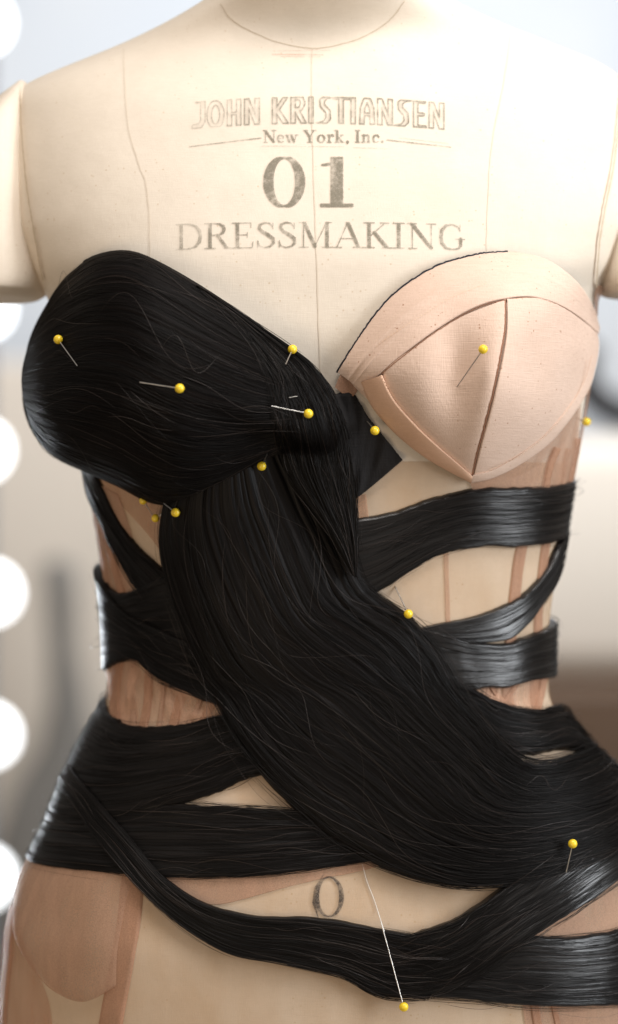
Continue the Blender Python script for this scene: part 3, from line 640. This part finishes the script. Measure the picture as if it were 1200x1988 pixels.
# the bare cup, three sewn panels
top_o = [(655, 722), (700, 650), (760, 575), (840, 520), (920, 495), (985, 488), (1060, 503), (1118, 545), (1152, 595), (1165, 636)]
mid_l = [(705, 760), (752, 713), (800, 675), (860, 632), (925, 596), (982, 580), (1035, 577), (1085, 592), (1128, 618), (1163, 648)]
def cp(A, B_, nm, m='foam', nu=110, nv=60, h=.0012, **kw): return sheet(nm, Loft(A, B_, ycupr), M[m], cup, nu, nv, h=h, tuck=0.35, edge=.04, **kw)
cup = mesh_obj('cup', *(lambda u: (u[0], u[1]))((lambda r, a: (ray(*(lambda q: (q[..., 0], q[..., 1], ycupr(q[..., 0], q[..., 1]) + 0.0008))(CUPR.c + r[..., None] * 0.985 * np.stack([np.cos(a), np.sin(a)], -1) * np.interp(a, CUPR.ang, CUPR.rad, period=2 * math.pi)[..., None])).reshape(-1, 3), grid_faces(40, 120)))(*np.meshgrid(np.linspace(0.01, 1, 40), np.linspace(-math.pi, math.pi, 120), indexing='ij'))), M['foam'], bod)
lip = lambda u, v: .0009 * np.exp(-((v - .42) / .05) ** 2) * np.clip(1.25 - u * 1.3, 0, 1) + .0006 * np.exp(-((v - .62) / .03) ** 2) * np.clip(1 - u * 1.2, 0, 1)
cp(top_o, mid_l, 'upper_panel', nv=80, fold=lip, h=.0018)
inn_r = [(982, 581), (980, 640), (970, 700), (958, 760), (940, 830), (925, 885), (915, 936)]
inn_l = [(982, 580), (880, 622), (800, 676), (745, 722), (760, 790), (820, 868), (915, 936)]
cp(inn_l, inn_r, 'inner_panel', nv=90, h=.0010)
out_r = [(984, 580), (1060, 580), (1128, 620), (1163, 660), (1143, 755), (1080, 846), (990, 911), (917, 937)]
out_l = [(985, 581), (984, 640), (976, 695), (964, 750), (950, 805), (936, 855), (926, 897), (917, 937)]
cp(out_l, out_r, 'outer_panel', nv=90, h=.0014)
cas_a = [(700, 742), (722, 790), (765, 840), (820, 885), (870, 915), (915, 938)]
cas_b = [(742, 728), (765, 775), (808, 825), (850, 865), (890, 900), (918, 925)]
cp(cas_a, cas_b, 'wire_casing', 'casing', nv=20, nu=90, h=.0030, bulge=.0012)
cp([(1162, 690), (1141, 762), (1078, 850), (1015, 899), (958, 928), (915, 938)], [(1149, 690), (1126, 756), (1066, 836), (1006, 884), (956, 912), (918, 922)], 'wire_casing', 'foam', nv=20, nu=90, h=.0024, bulge=.0008)
def cline(pts, r, m, nm, off=.0016, n=120, par=None, wig=0):
    C = catmull(np.array(pts, float), n)
    if wig: C = C + wig * np.stack([vnoise(np.arange(n) * .9, 0. * C[:, 0], 3), vnoise(np.arange(n) * .9, 0. * C[:, 0] + 5, 3)], 1)
    y = ycupr(C[:, 0], C[:, 1]) - off
    return tube(nm, ray(C[:, 0], C[:, 1], y), r, m, par or cup, 6)
cline(inn_r, .00042, M['seam_brown'], 'seam', .0009, wig=.8)
cline([(712, 756), (752, 716), (800, 678), (860, 635), (925, 598), (982, 582), (1035, 578), (1085, 592), (1128, 618), (1160, 645)], .00022, M['seam_brown'], 'seam', .0011, wig=.6)
cline([(x, y) for x, y in top_o[:6]], .00065, M['black_thread'], 'edge_trim', .0012, wig=1.0)
def stitches(pts, m, nm, off, step=7, ln_=4.0, r=.00018, side=0):
    C = catmull(np.array(pts, float), 600); s = np.r_[0, np.hypot(*np.diff(C, axis=0).T).cumsum()]
    k = 0; V, F = [], []
    for d in np.arange(0, s[-1] - ln_, step):
        a = np.array([np.interp(d, s, C[:, 0]), np.interp(d, s, C[:, 1])]); b = np.array([np.interp(d + ln_, s, C[:, 0]), np.interp(d + ln_, s, C[:, 1])])
        t = (b - a) / np.linalg.norm(b - a); n_ = np.array([-t[1], t[0]]) * r / K
        q = np.array([a - n_, a + n_, b + n_, b - n_]); yy = ycupr(q[:, 0], q[:, 1]) - off
        V.append(ray(q[:, 0], q[:, 1], yy)); F.append([k, k + 1, k + 2, k + 3]); k += 4
    o = mesh_obj(nm, np.vstack(V), F, m, cup); o['kind'] = 'stuff'
stitches([(708, 690), (760, 650), (820, 612), (880, 575), (950, 548)], M['stitch'], 'stitching', .0022)
stitches([(735, 722), (762, 768), (806, 818), (852, 860), (896, 896)], M['stitch'], 'stitching', .0044)
stitches([(1140, 700), (1124, 762), (1075, 832), (1015, 882), (950, 912)], M['stitch'], 'stitching', .0034)
# folded tab by the inner corner of the cup
sheet('corner_tab', Loft([(672, 708), (660, 728), (650, 752)], [(700, 742), (692, 762), (680, 776)], lambda x, y: front(x, y) - .003), M['channel'], bod, 20, 20, h=.001, tuck=.2)

# ================================================================ black tape
bt = sheet('fabric_tape', Loft([(640, 768), (682, 762), (712, 805), (746, 848), (782, 893)], [(650, 880), (672, 965), (690, 966), (722, 944), (780, 895)], lambda x, y: front(x, y) - .002), M['black_cloth'], None, 60, 40, h=.0016, tuck=.1, edge=.06, wav=.0016, edgejit=.012)
tag(bt, 'short folded piece of matte black tape pinned between the two cups', 'tape')

# ================================================================ hair ribbons
def ribbon(label, A, B_, h=.002, nu=150, nv=100, streak=.00022, sf=30, n=180, edgejit=.018, bulge=0, m='hair_flat', name='hair_ribbon', wav=.0004, space='torso', group='flat ribbons of hair wrapped round the form', cat='hair ribbon', nf=40, clumps=0.0, lift=.0, ulen=(.1, .5), wdt=.0002, fly=.006, edge=.05):
    lf = Loft(A, B_, space)
    o = sheet(name, lf, M[m], None, nu, nv, h=h, streak=streak, sf=sf, edgejit=edgejit, bulge=bulge, wav=wav, clumps=clumps, edge=edge)
    tag(o, label, cat, group)
    strands('wisps', lf, M['strand'], o, n, h0=.0002, h1=.0009 + clumps * .4, h=h, bulge=bulge, ulen=ulen, wdt=wdt, lift=lift, spill=.015, wander=.03 if space == 'torso' and n < 2000 else .042)
    if nf: strands('flyaway_hairs', lf, M['strand_brown'], o, nf, h0=.0005, h1=.003, h=h, bulge=bulge, ulen=(.08, .3), wdt=.00013, wander=.08, spill=.04, lift=fly)
    return o, lf
W = 'w'
# left side, deepest first
ribbon('narrow matte ribbon of black hair slanting from under the black cup to the left waist', [(158, 895), (172, 935), (196, 1000), (222, 1060), (252, 1118), (285, 1165)], [(185, 905), (205, 950), (235, 1010), (270, 1058), (312, 1098), (350, 1130)], m='hair_matte', h=.0036, nv=60, n=80, nf=10)
ribbon('short level ribbon of black hair under the narrow slanting ribbon, on the left waist', [(W, -120, 1080), (W, -88, 1110), (232, 1148), (268, 1142), (310, 1124), (400, 1095)], [(W, -120, 1180), (W, -88, 1200), (232, 1225), (268, 1235), (320, 1240), (400, 1246)], m='hair_matte', h=.0046, nv=70, n=100, nf=16)
ribbon('black hair ribbon crossing down from the left waist edge to the long hair sweep', [(W, -120, 1080), (W, -88, 1100), (225, 1150), (262, 1190), (320, 1218), (380, 1245), (460, 1270)], [(W, -120, 1290), (W, -88, 1302), (238, 1286), (276, 1284), (316, 1322), (375, 1352), (460, 1385)], m='hair_matte', h=.0062, nv=110, n=200, nf=30)
ribbon('broad black hair ribbon across the left hip just below the bare gathered waist', [(W, -125, 1330), (W, -88, 1358), (218, 1388), (255, 1410), (330, 1408), (400, 1397), (470, 1380), (560, 1360)], [(W, -125, 1540), (W, -88, 1570), (150, 1595), (240, 1590), (320, 1568), (400, 1548), (480, 1514), (570, 1490)], m='hair_matte', h=.0040, nv=150, nu=160, n=320, nf=50, clumps=.0006)
ribbon('wide level black hair ribbon low on the left hip above the sheer hip panel', [(W, -125, 1540), (W, -88, 1560), (160, 1570), (260, 1562), (350, 1560), (440, 1566), (530, 1570), (640, 1580)], [(W, -125, 1650), (W, -88, 1664), (160, 1692), (260, 1702), (370, 1706), (480, 1702), (600, 1690), (745, 1668)], m='hair_matte', h=.0030, nv=130, nu=170, n=320, nf=50, clumps=.0006)
# right side
ribbon('shiny black hair ribbon directly beneath the peach cup, curving round the right side', [(600, 1010), (690, 1006), (765, 994), (840, 966), (915, 947), (1000, 945), (1070, 941), (1113, 928), (W, 115, 915)], [(600, 1190), (720, 1158), (790, 1112), (848, 1080), (905, 1064), (985, 1062), (1050, 1056), (1096, 1042), (W, 115, 1030)], h=.0042, nv=120, nu=180, n=160, nf=40, streak=.00012)
ribbon('slanting glossy black hair ribbon rising to the right side below the first shiny ribbon', [(800, 1222), (850, 1210), (905, 1200), (962, 1180), (1015, 1150), (1055, 1105), (1080, 1052), (W, 100, 1000)], [(800, 1255), (860, 1246), (925, 1248), (985, 1240), (1022, 1205), (1058, 1150), (1086, 1080), (W, 100, 1040)], h=.0046, nv=80, nu=150, n=60, nf=0, streak=.00012)
ribbon('level shiny black hair ribbon ending square at the right waist', [(790, 1212), (850, 1226), (910, 1244), (980, 1247), (1030, 1228), (1068, 1206), (W, 110, 1190)], [(820, 1330), (880, 1345), (930, 1338), (980, 1335), (1030, 1322), (1072, 1312), (W, 110, 1300)], h=.0056, nv=110, nu=150, n=120, nf=12, streak=.00014)
ribbon('loose tangled black hair lock bulging over the right hip below the waist', [(850, 1300), (915, 1335), (965, 1366), (1030, 1382), (1066, 1374), (W, 88, 1385), (W, 105, 1420), (W, 135, 1440)], [(870, 1420), (930, 1420), (975, 1462), (1030, 1466), (1090, 1458), (1132, 1468), (W, 100, 1520), (W, 135, 1560)], h=.0060, nv=120, nu=160, n=400, nf=90, clumps=.0016, m='hair', lift=.003)
# bottom ribbons
ribbon('narrow black hair ribbon swooping from the left hip across the lower belly', [(150, 1490), (178, 1530), (225, 1590), (275, 1650), (325, 1705), (400, 1752), (490, 1776), (600, 1780), (700, 1795), (800, 1812), (880, 1826)], [(128, 1520), (150, 1560), (185, 1618), (230, 1678), (290, 1742), (370, 1808), (450, 1850), (545, 1868), (650, 1890), (740, 1932), (830, 1936)], m='hair_matte', h=.0062, nv=120, nu=220, n=360, nf=50)
ribbon('broad shiny black hair ribbon across the lower right hip', [(640, 1790), (740, 1800), (860, 1822), (960, 1828), (1030, 1816), (1110, 1816), (1170, 1810), (1215, 1800), (W, 84, 1790), (W, 120, 1780)], [(640, 1880), (735, 1930), (830, 1934), (920, 1940), (990, 1950), (1060, 1954), (1150, 1953), (1215, 1950), (W, 84, 1945), (W, 120, 1930)], h=.0050, nv=140, nu=190, n=320, nf=50)
ribbon('black hair ribbon slanting down left from the pinned right hip to the belly', [(W, 84, 1560), (1190, 1590), (1120, 1625), (1050, 1675), (985, 1715), (930, 1752), (870, 1788), (790, 1815), (700, 1840)], [(W, 84, 1690), (1215, 1696), (1150, 1738), (1080, 1786), (1020, 1826), (960, 1868), (900, 1906), (830, 1930), (760, 1932)], h=[.009, .009, .009, .009, .009, .009, .0085, .0075, .0058, .003], nv=140, nu=180, n=420, nf=60, clumps=.0008)

# the long sweep
SA = [(330, 930), (318, 1030), (330, 1120), (362, 1230), (396, 1320), (432, 1392), (478, 1470), (535, 1535), (598, 1592), (665, 1645), (735, 1682), (820, 1710), (905, 1722), (1000, 1714), (1100, 1690), (1195, 1650), (W, 84, 1600), (W, 130, 1560)]
SB = [(570, 850), (620, 930), (660, 1010), (688, 1080), (706, 1126), (742, 1158), (795, 1196), (838, 1245), (872, 1310), (915, 1385), (965, 1448), (1010, 1482), (1050, 1486), (1092, 1478), (1130, 1462), (W, 74, 1466), (W, 92, 1480), (W, 130, 1470)]
hS = [.008, .0085, .0085, .008, .008, .008, .008, .008, .008, .008, .0075]
o, LS = ribbon('long thick sweep of loose black hair falling diagonally across the belly to the right hip', SA, SB, h=hS, bulge=[.012, .014, .012, .010, .009, .007, .004, .002], nv=320, nu=300, streak=.00022, sf=120, n=1500, nf=150, clumps=.0018, m='hair', name='long_hair_sweep', cat='hair', group=None, ulen=(.12, .6), wdt=.00019, lift=.003, edgejit=.006, edge=.04)

# cup covered with hair
CA = [(78, 622), (92, 588), (112, 556), (138, 528), (190, 494), (255, 487), (330, 520), (430, 580), (520, 642), (598, 702), (648, 762), (680, 850)]
CB = [(62, 832), (74, 855), (92, 876), (118, 893), (170, 919), (230, 946), (290, 976), (345, 980), (420, 956), (500, 910), (560, 880), (640, 890)]
hc = thing('hair_covered_cup', 'rounded bodice cup completely covered in smooth black hair, left of the peach cup', 'hair cup', (-0.09, 0.02, 0.07))
LC = Loft(CA, CB, CUPL.y); LC.bow = 28
c_o = sheet('hair_layer', LC, M['hair_soft'], hc, 220, 260, h=.002, tuck=0, edge=.02, streak=.00022, sf=70, clumps=.0014, wav=.0004)
strands('wisps', LC, M['strand'], hc, 1000, h0=.0022, h1=.0036, ulen=(.15, .6), wdt=.00018, wander=.022, spill=-.01)
strands('flyaway_hairs', LC, M['strand_brown'], hc, 70, h0=.0022, h1=.005, ulen=(.1, .4), wdt=.00013, wander=.07, spill=-.02, lift=.004)
# lining bowl behind it
r_, a_ = np.meshgrid(np.linspace(0.02, 1, 24), np.linspace(-math.pi, math.pi, 100), indexing='ij')
q = CUPL.c + r_[..., None] * np.stack([np.cos(a_), np.sin(a_)], -1) * np.interp(a_, CUPL.ang, CUPL.rad, period=2 * math.pi)[..., None]
yb = np.interp(a_, CUPL.ang, CUPL.yr, period=2 * math.pi) + 0.002 - 0.02 * (1 - r_ ** 2)
mesh_obj('cup_lining', ray(q[..., 0], q[..., 1], yb).reshape(-1, 3), grid_faces(24, 100), M['black_cloth'], hc)
# lock that turns from the cup into the hanging hair
LA = [(380, 552), (490, 622), (592, 694), (638, 750), (667, 818), (683, 900), (692, 980), (694, 1050), (692, 1122)]
LB = [(384, 560), (470, 650), (512, 730), (528, 800), (540, 860), (560, 925), (600, 985), (645, 1050), (684, 1118)]
yl = lambda x, y: front(x, y, .016)
ribbon('tapering lock of loose black hair hanging from the covered cup beside the black tape', LA, LB, h=[-.002, -.0008, .0003, .0012, .002, .003, .003, .003, .002], bulge=[.000, .001, .002, .003, .004, .005, .005, .004, .002], nv=180, nu=220, streak=.0003, sf=50, n=700, nf=60, clumps=.0016, m='hair', name='hair_lock', cat='hair', group=None, space=yl, wdt=.00024, lift=.002, edgejit=.01, edge=.12)

# ================================================================ pins
def surf_y(px, py):
    px = np.array(px, float); py = np.array(py, float); y = float(front(px, py))
    r, _ = CUPR.r(px, py)
    if r < 1: y = min(y, float(ycupr(px, py)) - .001)
    return y
def pin(label, hx, hy, ex, ey, off_h, off_e, shaft=True, Rpx=9.2):
    """head at photo pixel (hx, hy), point entering at (ex, ey)"""
    yh = surf_y(hx, hy) - off_h; ye = surf_y(ex, ey) - off_e
    H = ray(np.array(hx, float), np.array(hy, float), yh); E = ray(np.array(ex, float), np.array(ey, float), ye)
    d = (E - H) / np.linalg.norm(E - H); E2 = E + d * .004
    t = thing('dress_pin', label, 'pin', tuple(H), 'yellow ball headed pins stuck in the hair and cloth')
    R_ = Rpx * K
    a = np.linspace(0, math.pi, 14)
    prof = np.stack([np.sin(a) * R_ * (1 + .03 * np.cos(a)), np.cos(a) * R_], 1); prof[0, 0] = prof[-1, 0] = 0
    o = lathe('pin_head', prof, (0, 0, 0), M['yellow'], None, 20)
    V_ = np.array([v.co for v in o.data.vertices]) - [0, 0, Z0]
    q_ = Vector(d).to_track_quat('Z', 'Y').to_matrix(); V_ = V_ @ np.array(q_).T + H + [0, 0, Z0]
    o.data.vertices.foreach_set('co', V_.astype(np.float32).ravel()); o.data.update(); o.parent = t; o.matrix_parent_inverse = parent_inv(t)
    tube('pin_shaft', np.linspace(H, E2, 8), .00034, M['steel'], t, 8)
pin('yellow headed pin nearest the outer left edge of the black hair cup', 113, 659, 145, 703, .007, .003)
pin('yellow headed pin in the middle of the black hair cup, its shaft pointing left', 349, 754, 284, 744, .008, .0035)
pin('yellow headed pin on the upper edge of the hair cup against the cream chest', 568, 678, 558, 700, .019, .009)
pin('yellow headed pin at the inner side of the hair cup, beside a silver pin point', 599, 803, 540, 791, .013, .0075)
pin('yellow headed pin at the lower right rim of the black hair cup', 508, 905, 516, 888, .016, .009)
pin('yellow headed pin in the black tape beside the peach cup', 728, 836, 716, 822, .012, .006)
pin('yellow headed pin standing out from the dent in the peach cup', 938, 678, 885, 754, .014, -.001)
pin('yellow headed pin seen at the right edge below the peach cup', 1139, 819, 1122, 812, .004, .000)
pin('yellow headed pin at the bottom rim of the hair cup, uppermost of three', 278, 972, 290, 990, .007, .006, Rpx=8)
pin('yellow headed pin at the bottom rim of the hair cup, lowest of three', 302, 1006, 335, 985, .010, .006, Rpx=8.4)
pin('yellow headed pin at the bottom rim of the hair cup, rightmost of three', 341, 995, 322, 980, .020, .010)
pin('yellow headed pin on the edge of the hair sweep above the slanting right ribbon', 793, 1192, 770, 1145, .016, .002)
pin('yellow headed pin in the hair on the right hip', 1112, 1638, 1102, 1682, .025, .0150)
pin('yellow headed pin below the bottom hair ribbon, with a long silver shaft', 784, 1955, 743, 1802, .012, .0085)
# loose pin point and a thread
t = tube('pin_point', ray(np.linspace(562, 578, 6), np.linspace(772, 769, 6), front(np.linspace(562, 578, 6), np.linspace(772, 769, 6)) - np.linspace(.007, .010, 6)), np.linspace(.0004, .0002, 6), M['steel'])
tag(t, 'tiny silver pin point sticking out of the hair cup', 'pin')
c = catmull(np.array([(702, 1672), (712, 1710), (728, 1752), (744, 1806)], float), 40)
t = tube('sewing_thread', onform(c[:, 0], c[:, 1], np.interp(np.arange(40), [0, 30, 39], [.001, .0012, .010])), .0002, M['thread']); tag(t, 'white thread running down the belly from under the hair to the long pin', 'thread')

# ================================================================ room behind
def bg(px, d): return (px - 600) * K * (D + d) / D
def bz(py, d): return (994 - py) * K * (D + d) / D
M['wall'] = mat('painted_wall', (0.55, 0.60, 0.66), 0.9)
wn = noise(M['wall'], N(M['wall'], 'ShaderNodeTexCoord').outputs['Object'], 2.0, 3)
L(M['wall'], ramp(M['wall'], wn.outputs['Fac'], [(0.3, (0.55, 0.59, 0.64)), (0.7, (0.62, 0.64, 0.66))]), bsdf(M['wall']).inputs['Base Color'])
M['wall_low'] = mat('beige_panel', (0.54, 0.48, 0.41), 0.8)
M['floor'] = mat('grey_floor', (0.22, 0.20, 0.18), 0.6)
M['dark'] = mat('dark_cloth', (0.045, 0.045, 0.05), 0.8)
M['brown'] = mat('brown_wood', (0.075, 0.036, 0.013), 0.5)
M['pale'] = mat('pale_curtain', (0.50, 0.45, 0.39), 0.9)
M['cushion'] = mat('light_cushion', (0.74, 0.68, 0.60), 0.9)
fl = box('floor', (0, 2, -Z0 - 0.02), (9, 9, 0.04), M['floor']); fl['kind'] = 'structure'
wl = box('wall', (0, 4.6, 0.35), (9, 0.1, 3.0), M['wall']); wl['kind'] = 'structure'
# vanity lamps: a vertical strip with round bulbs
M['bulb'] = mat('lit_bulb', (1, 1, 1), 0.3); bsdf(M['bulb']).inputs['Emission Color'].default_value = (0.93, 0.97, 1.0, 1); bsdf(M['bulb']).inputs['Emission Strength'].default_value = 3.2
M['frame'] = mat('white_frame', (0.22, 0.23, 0.25), 0.4)
M['socket'] = mat('socket', (0.4, 0.4, 0.4), 0.4)
DB = 1.5; bx_, sp = bg(-38, DB), 276.5
ms = thing('mirror_frame', 'pale upright mirror side post carrying the column of lit bulbs', 'mirror frame', (bx_, DB + .06, -Z0))
box('post', (bx_ - .01, DB + .085, bz(900, DB)), (.028, .03, 1.9), M['frame'], ms, .004)
lab = ['topmost lit round bulb at the upper left corner', 'lit round bulb hidden behind the left arm stub', 'lit round bulb just below the left arm stub', 'lit round bulb beside the outer edge of the hair cup',
       'lit round bulb beside the left waist ribbons', 'lit round bulb level with the bare gathered waist', 'lowest lit round bulb, beside the left hip']
for i in range(7):
    zc = bz(45 + sp * i, DB); xb = bx_ + [0.0, 0, .002, .0, .011, .009, .004][i]
    t = thing('light_bulb', lab[i], 'light bulb', (xb, DB, zc), 'round bulbs in a column beside the mirror')
    a = np.linspace(0, 2.7, 16); R_ = .034
    prof = [(R_ * math.sin(k), -R_ * math.cos(k)) for k in a] + [(.013, R_ * 1.05), (.013, R_ * 1.3)]
    lathe('glass_globe', prof, (xb, DB, zc), M['bulb'], t, 28, 'y')
    lathe('socket', [(.0, R_ * 1.2), (.018, R_ * 1.2), (.02, R_ * 2.0), (0, R_ * 2.0)], (xb, DB, zc), M['socket'], t, 20, 'y')
d = 3.3
o = box('screen_panel', (bg(30, d), d, bz(1500, d)), (bg(300, d) - bg(-350, d), .06, bz(705, d) - bz(2300, d)), M['wall_low'], None, .01); tag(o, 'grey beige panel standing low behind the left side', 'panel')
d = 3.0
cr = thing('garment_bag', 'blurred dark narrow garment hanging behind the left waist', 'garment', (bg(128, d), d, bz(1500, d)))
V_ = []
for k, (py, hw, dx) in enumerate([(1085, 10, -8), (1100, 34, -4), (1160, 30, 0), (1260, 26, 4), (1360, 36, 14), (1450, 54, 10), (1530, 86, -6), (1640, 120, -10), (1800, 130, -10), (2100, 130, -10)]):
    a = np.linspace(0, 2 * math.pi, 24, endpoint=False); V_.append(np.stack([bg(118 + dx, d) + hw * K * (D + d) / D * np.cos(a), d + .05 * np.sin(a), bz(py, d) + 0 * a], 1))
M['garment'] = mat('grey_garment', (0.19, 0.18, 0.165), 0.9)
mesh_obj('garment_cloth', np.concatenate(V_), grid_faces(len(V_), 24, True), M['garment'], cr)
d = 3.4
o = box('sofa_back', (bg(1230, d), d, bz(1080, d)), (1.1, .2, bz(880, d) - bz(1330, d)), M['cushion'], None, .05); tag(o, 'pale upholstered back of a sofa blurred at the right', 'sofa')
o = box('wall_shelf', (bg(1240, d + .3), d + .3, bz(1100, d + .3)), (1.4, .1, bz(830, d + .3) - bz(1330, d + .3)), M['pale'], None, .01); tag(o, 'beige board behind the pale sofa back', 'board')
o = box('wooden_cabinet', (bg(1260, d - .1), d - .1, bz(1700, d - .1)), (.95, .4, bz(1345, d) - bz(2100, d)), M['brown'], None, .02); tag(o, 'dark brown wooden cabinet blurred behind the right hip', 'cabinet')
d = 2.0
a = np.radians(np.linspace(150, 300, 40)); P = np.stack([bg(1240, d) + 110 * K * (D + d) / D * np.cos(a), d + 0 * a, bz(712, d) + 95 * K * (D + d) / D * np.sin(a)], 1)
t = tube('curved_rail', P, .02, M['dark'], None, 12); tag(t, 'dark curved rail blurred to the right of the peach cup', 'rail')
